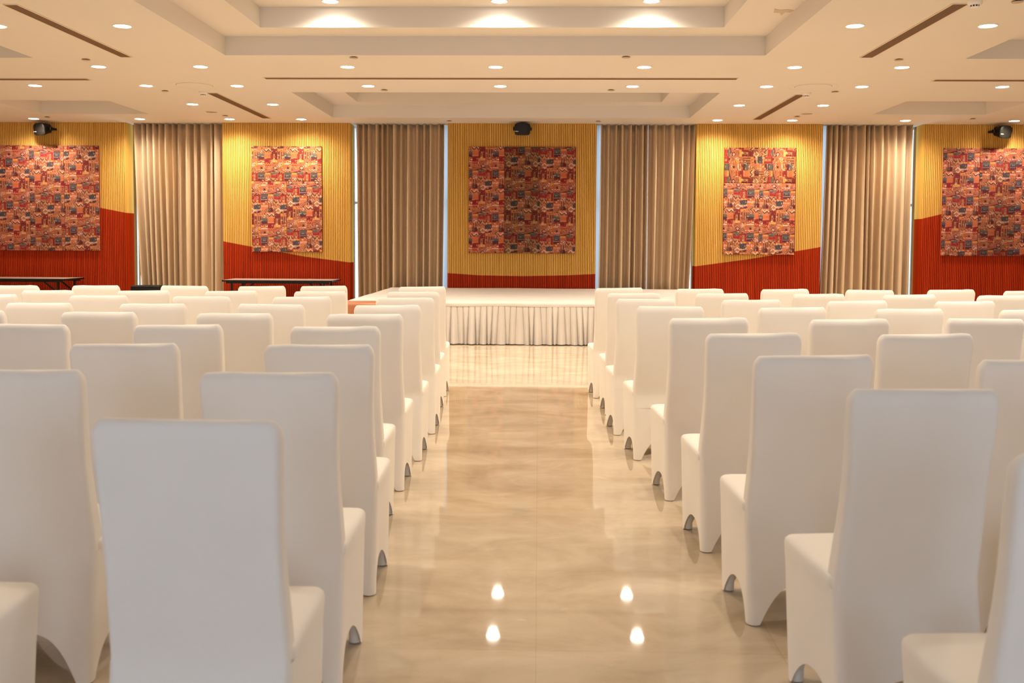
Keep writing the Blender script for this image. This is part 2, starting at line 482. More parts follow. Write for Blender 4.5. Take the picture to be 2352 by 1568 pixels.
vstripes(185, -22, 94, 104, (188, 112, 68), (110, 60, 44), 32)
rect(280, 0, 92, 82, TE); rect(280, 44, 92, 40, PU); zig(280, 26, 92, 24, 26, 10, (BL, TE))
rect(92, 92, 92, 30, YE); rect(92, 92, 30, 16, OR); rect(140, 86, 20, 22, GO)
rect(280, 86, 92, 66, (176, 44, 36)); rect(308, 100, 36, 30, YE); blob(326, 114, 9, 9, MR); zig(280, 134, 92, 18, 22, 10, (CRM, (190, 160, 140)))
blob(292, 114, 9, 10, CRM); blob(360, 114, 9, 10, CRM)
diam(212, 160, 17, 36, (CRM, MR, CRM))
blob(252, 164, 26, 34, GO); blob(244, 150, 10, 18, YE); blob(268, 176, 9, 20, (206, 88, 34)); diam(250, 175, 12, 18, ((206, 88, 34),))
slant(314, 188, 30, 54, -0.2, PU); rect(345, 160, 30, 60, TA); blob(356, 190, 10, 14, OR)
for i in range(9): blob(8 + 15 * i, 186 + (i % 3) * 12, 6, 6, (216, 140, 96))
diam(152, 203, 36, 30, (MR, MR, CRM, PU, CRM))
zig(258, 220, 112, 38, 38, 14, ((222, 96, 40), CRM, (178, 44, 30)))
slant(4, 242, 172, 26, 0.26, PU); slant(20, 242, 140, 6, 0.26, (132, 64, 60))
slant(90, 262, 88, 30, 0.18, TE, BL)
rect(6, 268, 80, 30, OR); blob(30, 282, 18, 12, GO); blob(62, 280, 14, 12, YE)
chev_cols = (DB, TA, (140, 84, 60), TA, MR)
u, v = loc(184, 190)
for i, c in enumerate(chev_cols):
    put((u < 64) & (v < 84) & (v > np.abs(u - 32) * 1.5 + i * 13), c)
rect(280, 256, 92, 126, TE); zig(280, 262, 92, 22, 44, 14, (PU, TE)); rect(280, 330, 92, 50, PU); zig(280, 312, 92, 22, 24, 14, (TE, BL)); rect(292, 300, 12, 40, BL); rect(320, 296, 12, 46, BL); rect(348, 300, 12, 40, BL)
for i in range(5): blob(288 + 18 * i, 344, 4, 4, CRM)
rect(92, 290, 90, 46, CR); slant(96, 306, 82, 8, -0.2, (196, 60, 48))
for i in range(4): blob(106 + 22 * i, 348 + (i % 2) * 8, 6, 6, (214, 130, 100))
vstripes(180, 278, 96, 108, (176, 58, 40), CR, 46); rect(214, 296, 28, 84, TA); diam(228, 338, 16, 40, (TA, DB)); rect(180, 276, 96, 14, (150, 30, 30))
rect(0, 326, 84, 62, (170, 78, 50)); diam(30, 358, 30, 30, (CRM, OR, PU, CRM)); u, v = loc(54, 328)
for i, c in enumerate((BL, CRM, MR, CRM)): put((u < 34) & (v < 60) & (u + np.abs(v - 30) * 0.8 < 38 - 9 * i) & (u + np.abs(v - 30) * 0.8 > 30 - 9 * i), c)
vstripes(0, 388, 84, 74, (190, 116, 72), (112, 60, 46), 30)
zig(90, 352, 96, 110, 62, 34, (TA, DB, (206, 140, 92), (150, 84, 56)))
rect(184, 408, 92, 68, BL)
for i in range(40): blob(190 + (i * 37) % 80, 412 + (i * 23) % 60, 3, 3, (120, 112, 116))
blob(250, 396, 24, 12, GO); diam(206, 398, 18, 18, (CRM, MR))
rect(280, 386, 92, 40, (196, 84, 44)); blob(320, 402, 16, 14, YE); zig(280, 422, 92, 24, 23, 12, (CRM, (196, 84, 44))); rect(280, 444, 92, 40, (206, 110, 60))
rect(4, 458, 76, 54, BL); rect(40, 458, 40, 54, MR); diam(30, 484, 18, 20, ((130, 90, 80), BL))
diam(152, 498, 44, 44, (CRM, TA, (176, 104, 60)))
rect(90, 470, 24, 70, (134, 88, 62)); rect(186, 476, 90, 30, (206, 160, 130))
slant(186, 500, 90, 30, 0.2, PU)
rect(188, 530, 88, 44, OR); blob(210, 552, 16, 12, GO); blob(246, 548, 18, 12, YE)
chev(272, 480, 104, 122, (OR, (150, 84, 58), TA, DB, (206, 120, 70)))
rect(0, 518, 92, 84, OR); zig(0, 520, 92, 74, 60, 30, (TA, (222, 110, 54), CRM, MR))
hstripes(92, 540, 92, 40, MR, (160, 50, 44), 14)
R = random.Random(21)
for _ in range(210):                       # small stitched marks that keep the print busy
    x, y = R.uniform(0, TW), R.uniform(0, TH)
    c = R.choice((CRM, (208, 160, 120), DB, MR, PU, (214, 130, 84), (120, 66, 48), TA))
    k = R.random()
    if k < 0.35: rect(x, y, R.uniform(12, 34), 4, c)
    elif k < 0.6: rect(x, y, 4, R.uniform(12, 34), c)
    elif k < 0.8: zig(x, y, R.uniform(24, 44), 8, 14, 6, (c, TA))
    else: diam(x, y, R.uniform(6, 11), R.uniform(7, 14), (c, MR, CRM))
TILE = TILE * 0.70 + TILE.mean(axis=2, keepdims=True) * 0.21
TL = np.vectorize(lambda v: (v / 255 / 12.92) if v / 255 <= 0.04045 else ((v / 255 + 0.055) / 1.055) ** 2.4)(TILE)

def strip(parent, xa, xb, z0, z1, yf, tint, off, rot=False, thick=0.03):
    """one padded panel; tint multiplies the print colours, off shifts the repeat"""
    cell = 0.0086
    nxc, nzc = max(2, round((xb - xa) / cell)), max(2, round((z1 - z0) / cell))
    X = np.linspace(xa, xb, nxc + 1); Z = np.linspace(z0, z1, nzc + 1)
    V = np.array([(x, yf + (0.006 if (i in (0, nxc) or j in (0, nzc)) else 0), z) for j, z in enumerate(Z) for i, x in enumerate(X)])
    idx = np.arange((nxc + 1) * (nzc + 1)).reshape(nzc + 1, nxc + 1)
    Fc = np.stack([idx[:-1, :-1], idx[:-1, 1:], idx[1:, 1:], idx[1:, :-1]], -1).reshape(-1, 4)
    cx_ = (X[:-1] + X[1:]) / 2 - xa; cz_ = z1 - (Z[:-1] + Z[1:]) / 2
    U = (cx_ / 0.515 * TW)[None, :].repeat(nzc, 0); Vv = (cz_ / 0.835 * TH)[:, None].repeat(nxc, 1)
    if rot: U, Vv = Vv, (TH - U)
    U = (U + off[0]) % TW; Vv = (Vv + off[1]) % TH
    cc = TL[np.clip((Vv / RES).astype(int), 0, ny - 1), np.clip((U / RES).astype(int), 0, nx - 1)]
    cc = np.clip(cc * np.array(tint), 0, 1).reshape(-1, 3)
    # sides
    b = [(xa, yf + thick, z0), (xb, yf + thick, z0), (xb, yf + thick, z1), (xa, yf + thick, z1)]
    nv = len(V); V = np.vstack([V, b])
    c0, c1, c2_, c3 = idx[0, 0], idx[0, -1], idx[-1, -1], idx[-1, 0]
    faces = [tuple(map(int, f)) for f in Fc] + [tuple(map(int, idx[0, ::-1])) + (nv, nv + 1), tuple(map(int, idx[-1, :])) + (nv + 2, nv + 3),
             tuple(map(int, idx[:, 0])) + (nv + 3, nv), tuple(map(int, idx[::-1, -1])) + (nv + 1, nv + 2)]
    me = bpy.data.meshes.new('fabric_panel'); me.from_pydata(V.tolist(), [], faces)
    me.materials.append(M['textile'])
    ca = me.color_attributes.new('pattern', 'FLOAT_COLOR', 'CORNER')
    ls = np.ones((len(me.loops), 4)); k = len(Fc) * 4
    ls[:k, :3] = cc.repeat(4, 0); ls[k:, :3] = np.array(lin((150, 74, 50))) * np.array(tint)
    ca.data.foreach_set('color', ls.ravel())
    o = bpy.data.objects.new('fabric_panel', me); COL.objects.link(o); o.parent = parent
    return o

ZT, ZB, ZS = 3.345, 1.30, 2.668
RED, BRN, DRK, PALE, WARM = (1.12, 0.92, 0.98), (0.82, 0.80, 0.78), (0.60, 0.56, 0.50), (1.18, 1.05, 1.03), (1.0, 0.88, 0.70)  # tints by fabric; lower panels of the narrow hangings are a paler print
def hanging(xs_, label, panels):
    t = empty('textile_wall_hanging', ((xs_[0] + xs_[1]) / 2, D, ZB))
    tag(t, label, 'wall hanging', 'patterned textile hangings on the slatted wall')
    for (xa, xb, z0, z1, tint, off, rot, dy) in panels:
        o = strip(t, xa, xb, z0, z1, D - 0.034 - dy, tint, off, rot, thick=0.033 + dy)
        o.matrix_parent_inverse = Matrix.Translation(t.location).inverted()
    return t
def vert3(xa, tints, offs):
    return [(xa + 0.687 * i + 0.001, xa + 0.687 * (i + 1) - 0.001, ZB, ZT, tints[i], offs[i], False, 0.001 * (i == 1)) for i in range(3)]
hanging((-10.65, -8.59), 'large square patterned textile hanging, leftmost, above the long black folding table', vert3(-10.65, ((1.1, .9, .95), (.92, .78, .78), (1.0, .86, .86)), ((120, 80), (300, 180), (200, 330))))
hanging((-1.36, 0.70), 'square patterned textile hanging behind the stage with a dark brown middle strip', vert3(-1.36, ((1.12, .88, .9), (.62, .58, .54), (1.05, .85, .85)), ((325, 540), (90, 265), (90, 240))))
hanging((7.70, 9.76), 'large square patterned textile hanging at the right edge with a dark second strip', vert3(7.70, ((.95, .78, .85), (.66, .54, .54), (.95, .76, .82)), ((325, 200), (240, 80), (290, 430))))
hanging((-5.59, -4.22), 'narrow patterned textile hanging on the left with a tan upper panel', [
    (-5.59, -4.22, ZS, ZT, (1.05, .98, .82), (185, 500), False, 0.003),
    (-5.585, -4.905, ZB, ZS - 0.004, PALE, (150, 90), False, 0.008), (-4.903, -4.21, ZB, ZS - 0.004, PALE, (95, 190), False, 0.008)])
hanging((3.55, 4.91), 'narrow patterned textile hanging on the right with a dark sideways upper panel', [
    (3.55, 4.91, ZS, ZT, (.85, .74, .58), (60, 330), True, 0.003),
    (3.545, 4.225, ZB, ZS - 0.004, PALE, (325, 180), False, 0.008), (4.227, 4.91, ZB, ZS - 0.004, PALE, (325, 165), False, 0.008)])

# ------------------------------------------------------------------ wall loudspeakers
def wall_speaker(x, z, yaw, label):
    t = empty('wall_loudspeaker', (x, D, z))
    tag(t, label, 'loudspeaker', 'black loudspeakers at the top of the slatted wall')
    R = Matrix.Translation((0, -0.20, 0)) @ Matrix.Rotation(yaw, 4, 'Z') @ Matrix.Rotation(math.radians(10), 4, 'X')
    # cabinet: domed-top outline lofted from the back to a larger front
    def outline(s, y, drop=0.0):
        pts = []
        for i in range(36):
            a = 2 * math.pi * i / 36
            c, sn = math.cos(a), math.sin(a)
            n = 3.2 if sn > 0 else 6.0
            r = (abs(c) ** n + abs(sn) ** n) ** (-1 / n)
            pts.append((0.158 * s * r * c * (1 - 0.05 * (sn < 0)), y, 0.118 * s * r * sn + drop))
        return pts
    g = MB()
    P = [outline(0.62, 0.10), outline(0.72, 0.09), outline(0.95, -0.05), outline(1.0, -0.08), outline(1.0, -0.095), outline(0.975, -0.105)]
    g.grid(P, True); g.ngon(P[0]); g.ngon(P[-1])
    c = g.build('cabinet', M['black'], t, smooth=True); c.matrix_local = R
    g = MB(); Q = [outline(0.95, -0.1055), outline(0.93, -0.1085), outline(0.6, -0.114), outline(0.2, -0.117)]
    g.grid(Q, True); g.ngon(Q[-1])
    gr = g.build('front_grille', M['black_metal'], t, smooth=True); gr.matrix_local = R
    g = MB(); g.box(-0.135, -0.075, -0.122, -0.112, -0.048, -0.040)
    lg = g.build('badge', M['logo'], gr)
    g = MB()
    for s in (-1, 1): g.box(*sorted((s * 0.158, s * 0.172)), -0.03, 0.04, -0.03, 0.03)
    g.bar((-0.17, 0.0, 0), (-0.17, 0.14, 0), 0.02, 0.04); g.bar((0.17, 0.0, 0), (0.17, 0.14, 0), 0.02, 0.04); g.bar((-0.18, 0.14, 0), (0.18, 0.14, 0), 0.02, 0.04)
    b_ = g.build('yoke_bracket', M['black_metal'], t); b_.matrix_local = Matrix.Translation((0, -0.20, 0)) @ Matrix.Rotation(yaw * 0.35, 4, 'Z')
    g = MB(); g.box(-0.05, 0.05, -0.07, 0.0, -0.06, 0.06)
    g.build('wall_plate', M['black_metal'], t)
    return t
wall_speaker(-9.58, 3.65, math.radians(-24), 'black wall loudspeaker above the leftmost square hanging')
wall_speaker(-0.325, 3.675, 0.0, 'black wall loudspeaker above the hanging behind the stage')
wall_speaker(8.70, 3.645, math.radians(24), 'black wall loudspeaker above the rightmost square hanging')

# ------------------------------------------------------------------ stage
st = tag(empty('stage', (-0.10, 14.6, 0)), 'low stage covered in white cloth with a pleated white front skirt', 'stage')
def local(o, t): o.matrix_parent_inverse = Matrix.Translation(t.location).inverted(); return o
SX0, SX1, SY0, SY1, SZ = -2.86, 2.66, 14.60, 19.30, 0.62
g = MB(); g.box(SX0 + 0.05, SX1 - 0.05, SY0 + 0.05, SY1, 0.0, SZ - 0.02); local(g.build('platform', M['black'], st), st)
g = MB()
NXs, NYs = 70, 50
R = random.Random(3)
rows = []
for j in range(NYs + 1):
    y = SY0 + (SY1 - SY0) * j / NYs
    rows.append([(SX0 + (SX1 - SX0) * i / NXs, y, SZ + 0.003 * math.sin(3 * y + 0.7 * math.sin(1.3 * i)) * math.sin(0.25 * i + y)) for i in range(NXs + 1)])
front = [[(x, SY0 - d + 0.003 * math.sin(0.5 * i), SZ - dz - (0.004 * math.sin(0.37 * i) if dz > 0.02 else 0)) for i, (x, _, _) in enumerate(rows[0])]
         for d, dz in ((0.012, 0.055), (0.014, 0.03), (0.010, 0.008))]
g.grid(front + rows)
for s, xx_ in ((0, SX0), (-1, SX1)):
    e = [r[s] for r in rows]; dx = -0.012 if s == 0 else 0.012
    g.grid([[(xx_ + dx, p[1], SZ - 0.055) for p in e], [(xx_ + dx, p[1], SZ - 0.01) for p in e], e])
local(g.build('top_cloth', M['cloth'], st, smooth=True, weld=True, angle=75), st)
def pleats(x0, x1, pitch, seed):
    R = random.Random(seed)
    n = int(round((x1 - x0) / pitch)); sub = 12
    lean = [R.uniform(-0.4, 0.4) for _ in range(n + 2)]; op = [R.uniform(0.35, 1.25) for _ in range(n + 2)]; hem = [R.uniform(0.0, 0.012) for _ in range(n + 2)]
    P = []
    for j in range(15):
        t = j / 14; z = 0.575 - t * 0.57
        row = []
        for i in range(n * sub + 1):
            k, f = divmod(i / sub, 1); k = int(k)
            o_ = op[k] * (1 - f) + op[k + 1] * f
            dx = (lean[k] * (1 - f) + lean[k + 1] * f) * pitch * t
            fold = 0.085 * t ** 0.8 * o_ * (math.sin(math.pi * f) ** 0.7 if 0 < f < 1 else 0)
            y = -0.006 - fold + 0.012 * (1 - t) * (f < 0.08)
            row.append((x0 + (k + f + 0.10 * t * math.sin(2 * math.pi * f)) * pitch * (x1 - x0) / (n * pitch) + dx, y, z + hem[k] * (t > 0.95)))
        P.append(row)
    return P
g = MB(); P = pleats(SX0, SX1, 0.088, 5); g.grid([[(x, SY0 + y, z) for x, y, z in r] for r in P])
sk = local(g.build('front_skirt', M['cloth'], st, smooth=True, angle=60), st)
for xx_, sgn in ((SX0, -1), (SX1, 1)):
    g = MB(); P = pleats(SY0, SY1, 0.088, 9 + sgn); g.grid([[(xx_ - sgn * y, x, z) for x, y, z in r] for r in P])
    local(g.build('side_skirt', M['cloth'], st, smooth=True, angle=60), st)

# brown padded block at the left end of the stage front
t = tag(empty('ottoman', (-2.6, 14.22, 0)), 'brown padded block in front of the left end of the white stage', 'ottoman')
g = MB(); g.box(-0.65, 0.65, -0.26, 0.26, 0.06, 0.645); g.build('padded_body', M['leather'], t, bevel=0.05)
for sx in (-0.55, 0.55):
    for sy in (-0.18, 0.18):
        g = MB(); g.box(sx - 0.03, sx + 0.03, sy - 0.03, sy + 0.03, 0.0, 0.075); g.build('foot', M['darkleg'], t)

# ------------------------------------------------------------------ folding tables and black case
def folding_table(x0, x1, y0, y1, label):
    t = tag(empty('folding_table', ((x0 + x1) / 2, (y0 + y1) / 2, 0)), label, 'table', 'folding tables along the slatted wall')
    hx, hy = (x1 - x0) / 2, (y1 - y0) / 2
    g = MB(); g.box(-hx + .004, hx - .004, -hy + .004, hy - .004, 0.752, 0.78); tp = g.build('tabletop', M['laminate'], t)
    g = MB()
    for a in ((-hx, hx, -hy, -hy + .006), (-hx, hx, hy - .006, hy), (-hx, -hx + .006, -hy, hy), (hx - .006, hx, -hy, hy)): g.box(*a, 0.748, 0.7795)
    g.build('edge_band', M['black'], tp)
    g = MB()
    for y in (-hy + 0.07, hy - 0.07): g.box(-hx + 0.06, hx - 0.06, y - 0.012, y + 0.012, 0.715, 0.752)
    g.build('apron', M['black_metal'], t)
    for sx in (-1, 1):
        xe = sx * (hx - 0.16)
        for sy in (-1, 1):
            g = MB(); g.bar((xe, sy * (hy - 0.07), 0.0), (xe, sy * (hy - 0.07), 0.752), 0.032); g.build('leg', M['black_metal'], t)
        for zc in (0.12, 0.52):
            g = MB(); g.bar((xe, -hy + 0.07, zc), (xe, hy - 0.07, zc), 0.024); g.build('leg_crossbar', M['black_metal'], t)
        for sy in (-1, 1):
            g = MB(); g.bar((xe, sy * (hy - 0.09), 0.50), (xe - sx * 0.30, sy * (hy - 0.09), 0.745), 0.02, 0.025)
            g.build('folding_brace', M['black_metal'], t)
    return t
folding_table(-10.92, -8.87, 18.40, 19.22, 'long black folding table below the leftmost square hanging')
folding_table(-5.90, -3.84, 18.40, 19.22, 'black folding table below the narrow hanging with the tan upper panel')

t = tag(empty('equipment_case', (-7.415, 18.75, 0)), 'black box-shaped case on the floor in front of the leftmost curtain', 'case')
g = MB(); g.box(-0.275, 0.275, -0.2, 0.2, 0.03, 0.655); g.build('shell', M['black'], t, bevel=0.025)
g = MB(); g.box(-0.24, 0.24, -0.208, -0.199, 0.08, 0.60); g.build('front_panel', M['black_metal'], t, bevel=0.003)
g = MB(); g.box(-0.07, 0.07, -0.214, -0.207, 0.50, 0.56); g.build('handle', M['black_metal'], t, bevel=0.003)
for sx in (-0.23, 0.23):
    for sy in (-0.15, 0.15):
        g = MB(); g.lathe([(0.025, 0.0), (0.025, 0.035)], 12, sx, sy); g.build('rubber_foot', M['black'], t)

# ------------------------------------------------------------------ ceiling fittings
def downlight(x, y, z, watts, label, group):
    t = tag(empty('downlight', (x, y, z)), label, 'downlight', group)
    return t
g = MB(); g.lathe([(0.088, 0.0), (0.104, 0.0), (0.104, -0.004), (0.098, -0.008), (0.088, -0.006), (0.088, 0.0)], 32, cap0=False, cap1=False)
ring0 = g.build('trim_ring', M['white'], smooth=True)
g = MB(); g.lathe([(0.089, -0.002), (0.089, -0.005), (0.05, -0.007)], 32, cap0=False)
disc0 = g.build('diffuser', M['lamp'], smooth=True)
def spot(watts):
    L = bpy.data.lights.new('bulb', 'SPOT')
    L.energy = watts * 4 * math.pi / 4
    L.color = LAMP_COL
    L.spot_size = math.radians(158); L.spot_blend = 1.0
    L.shadow_soft_size = 0.06
    return L
SP = {}
first = [True]
def add_down(x, y, z, watts, label, group):
    t = downlight(x, y, z, watts, label, group)
    if first[0]:
        r, d = ring0, disc0; first[0] = False
    else:
        r, d = ring0.copy(), disc0.copy(); COL.objects.link(r); COL.objects.link(d)
    r.parent = t; d.parent = t
    if watts not in SP: SP[watts] = spot(watts)
    o = bpy.data.objects.new('bulb', SP[watts]); COL.objects.link(o); o.parent = t; o.location = (0, 0, -0.03)
c = [-5.84, -4.48, -2.53, -0.58, 1.36, 3.31, 4.69]
drows = [('the row along the slatted wall', 18.76, CZ, [-9.58, -7.55, c[0], c[1], c[5], c[6], 6.77, 8.76], LAMP_W * 1.9),
         ('the row beside the far coffer', 16.75, CZ, [c[0], c[1], c[5], c[6]], LAMP_W),
         ('the row beyond the long cross grille', 14.77, CZ, [-7.51] + c + [6.71], LAMP_W),
         ('the row before the long cross grille', 13.17, CZ, c, LAMP_W),
         ('the row beside the near grilles', 10.70, CZ, [c[0], c[1], c[5], c[6]], LAMP_W),
         ('the raised centre of the big coffer', 11.58, 4.27, [-2.42, -0.47, 1.27], LAMP_W * 1.35)]
near = [('the pair outside the view', 14.77, CZ, [-9.5, 8.7], LAMP_W),
        ('the added fourth row back overhead', 8.3, CZ, [-9.5, c[0], c[1], c[5], c[6], 8.7], NEAR_W * 0.8),  # from here on: unseen lamps added to light the closer chairs
        ('the added third row back overhead', 5.9, CZ, [-9.5, c[0], c[1], c[5], c[6], 8.7], NEAR_W),
        ('the added set in the raised coffer behind its far lamps', 8.6, 4.27, [-2.42, -0.47, 1.27], NEAR_W * 0.5),
        ('the added set in the raised coffer near its rear edge', 5.6, 4.27, [-2.42, -0.47, 1.27], NEAR_W * 0.8)]
for nm, y, z, xs_, wt in drows + near:
    for i, x in enumerate(xs_):
        add_down(x, y, z, wt, 'lit round downlight, %s from the left in %s' % (ORD[i], nm), 'ceiling downlights')

def grille(x0, x1, y0, y1, label):
    """linear air grille, long axis along x or y, just under the ceiling"""
    t = tag(empty('air_grille', ((x0 + x1) / 2, (y0 + y1) / 2, CZ)), label, 'air grille', 'linear air grilles in the ceiling')
    hx, hy = (x1 - x0) / 2, (y1 - y0) / 2
    f = 0.014
    g = MB()
    for a in ((-hx - f, hx + f, -hy - f, -hy), (-hx - f, hx + f, hy, hy + f), (-hx - f, -hx, -hy, hy), (hx, hx + f, -hy, hy)): g.box(*a, -0.008, 0.0)
    g.build('frame', M['grille_frame'], t)
    g = MB(); g.box(-hx, hx, -hy, hy, -0.002, -0.0005); g.build('duct_shade_sheet', M['dark_brown'], t)  # dark sheet below the closed ceiling, coloured like a shaded duct
    g = MB(); n = 9
    for k in range(n):
        u = (k + 0.5) / n * 2 - 1
        if hx < hy: g.box(u * hx - 0.0042, u * hx + 0.0042, -hy, hy, -0.008, -0.002)
        else: g.box(-hx, hx, u * hy - 0.0042, u * hy + 0.0042, -0.008, -0.002)
    g.build('louvres', M['grille'], t)
grille(-5.245, -5.115, 9.73, 12.47, 'brown air grille running towards the wall at the left, nearer the camera')
grille(3.935, 4.075, 9.73, 12.47, 'brown air grille running towards the wall at the right, nearer the camera')
grille(-5.165, -5.015, 15.47, 18.6, 'brown air grille at the left ending near the slatted wall')
grille(3.935, 4.075, 15.55, 18.63, 'brown air grille at the right ending near the slatted wall')
grille(-3.87, 2.74, 14.01, 14.14, 'long narrow air grille across the centre of the ceiling')
grille(-9.6, -6.44, 14.12, 14.25, 'air grille across the ceiling at the left edge')
grille(5.50, 8.6, 14.12, 14.25, 'air grille across the ceiling at the right edge')

def smoke(x, y, label):
    t = tag(empty('smoke_detector', (x, y, CZ)), label, 'smoke detector', 'smoke detectors at the grille ends')
    g = MB(); g.lathe([(0.068, 0), (0.068, -0.022), (0.060, -0.036), (0.048, -0.044)], 28, cap0=False); g.build('housing', M['white'], t, smooth=True)
    g = MB(); g.lathe([(0.042, -0.044), (0.040, -0.058)], 24, cap0=False); g.build('sensor_cage', M['black'], t, smooth=True)
    g = MB(); g.lathe([(0.042, -0.058), (0.036, -0.066), (0.015, -0.069)], 24)
    for k in range(10):
        a = 2 * math.pi * k / 10; g.bar((0.042 * math.cos(a), 0.042 * math.sin(a), -0.044), (0.040 * math.cos(a), 0.040 * math.sin(a), -0.060), 0.008)
    g.build('sensor_cap', M['white'], t, smooth=True)
smoke(-5.19, 15.36, 'white smoke detector at the left far grille')
smoke(4.05, 15.38, 'white smoke detector at the right far grille')
smoke(4.09, 9.62, 'white smoke detector at the near end of the right near grille')
smoke(-5.27, 9.62, 'white smoke detector at the near end of the left near grille')

def round_plate(name, x, y, r, label, cat, grp, m, z=CZ, th=0.006):
    g = MB(); g.lathe([(r, 0), (r, -th), (r * 0.85, -th - 0.003)], 32, cap0=False)
    o = g.build(name, m, smooth=True); o.location = (x, y, z)
    return tag(o, label, cat, grp)
sp = [(-5.77, 12.65, 'beside the far end of the left near grille'), (-2.32, 12.49, 'past the left half of the big coffer edge'), (1.06, 12.45, 'past the right half of the big coffer edge'),
      (4.45, 12.61, 'beside the far end of the right near grille'), (-2.35, 15.14, 'before the left half of the far coffer'), (1.07, 15.11, 'before the right half of the far coffer'),
      (-5.74, 15.26, 'left of the left far smoke detector'), (4.44, 15.24, 'right of the right far smoke detector'), (-9.18, 18.48, 'above the leftmost wall loudspeaker'),
      (-1.71, 18.94, 'before the left end of the middle slatted panel'), (1.11, 18.95, 'before the right end of the middle slatted panel'),
      (-5.75, 18.23, 'near the wall left of the left far grille'), (4.63, 18.18, 'near the wall right of the right far grille'), (7.86, 18.44, 'left of the rightmost wall loudspeaker'), (4.49, 9.63, 'at the top right corner beside a smoke detector')]
for x, y, d in sp:
    g = MB(); g.lathe([(0.052, -0.010), (0.052, -0.014), (0.03, -0.016)], 24, cap0=True)
    t = tag(empty('sprinkler_cover', (x, y, CZ)), 'small flat sprinkler cover plate, ' + d, 'sprinkler cover', 'sprinkler covers in the ceiling')
    g.build('cover_plate', M['plate'], t, smooth=True)
    g = MB(); g.lathe([(0.03, 0.0), (0.03, -0.011)], 16); g.build('neck', M['dark_brown'], t)
for x, y, d in ((-5.83, 17.69, 'left'), (4.69, 17.76, 'right')):
    t = tag(empty('ceiling_speaker', (x, y, CZ)), 'small round ceiling speaker near the far %s grille' % d, 'ceiling speaker', 'round ceiling speakers')
    g = MB(); g.lathe([(0.115, 0), (0.115, -0.006), (0.10, -0.009)], 32, cap0=False, cap1=False); g.build('rim', M['white'], t, smooth=True)
    g = MB(); g.lathe([(0.10, -0.004), (0.05, -0.005)], 32, cap0=False); g.build('mesh_grille', M['plate'], t)
for x, y, d in ((-5.11, 14.75, 'left'), (3.99, 14.79, 'right')):
    t = tag(empty('ceiling_hatch', (x, y, CZ)), 'large round painted ceiling hatch on the %s side' % d, 'hatch', 'round ceiling hatches')
    g = MB(); g.lathe([(0.262, -0.001), (0.258, -0.007), (0.2, -0.008)], 56, cap0=False); g.build('lid', M['ceiling'], t, smooth=True)
    g = MB(); g.lathe([(0.268, 0), (0.268, -0.002), (0.255, -0.002)], 56, cap0=False, cap1=False); g.build('seam_ring', M['seam'], t)
    g = MB(); g.lathe([(0.356, 0), (0.354, -0.003), (0.347, -0.003), (0.345, 0)], 56, cap0=False, cap1=False); g.build('outer_rim', M['ceiling'], t, smooth=True)

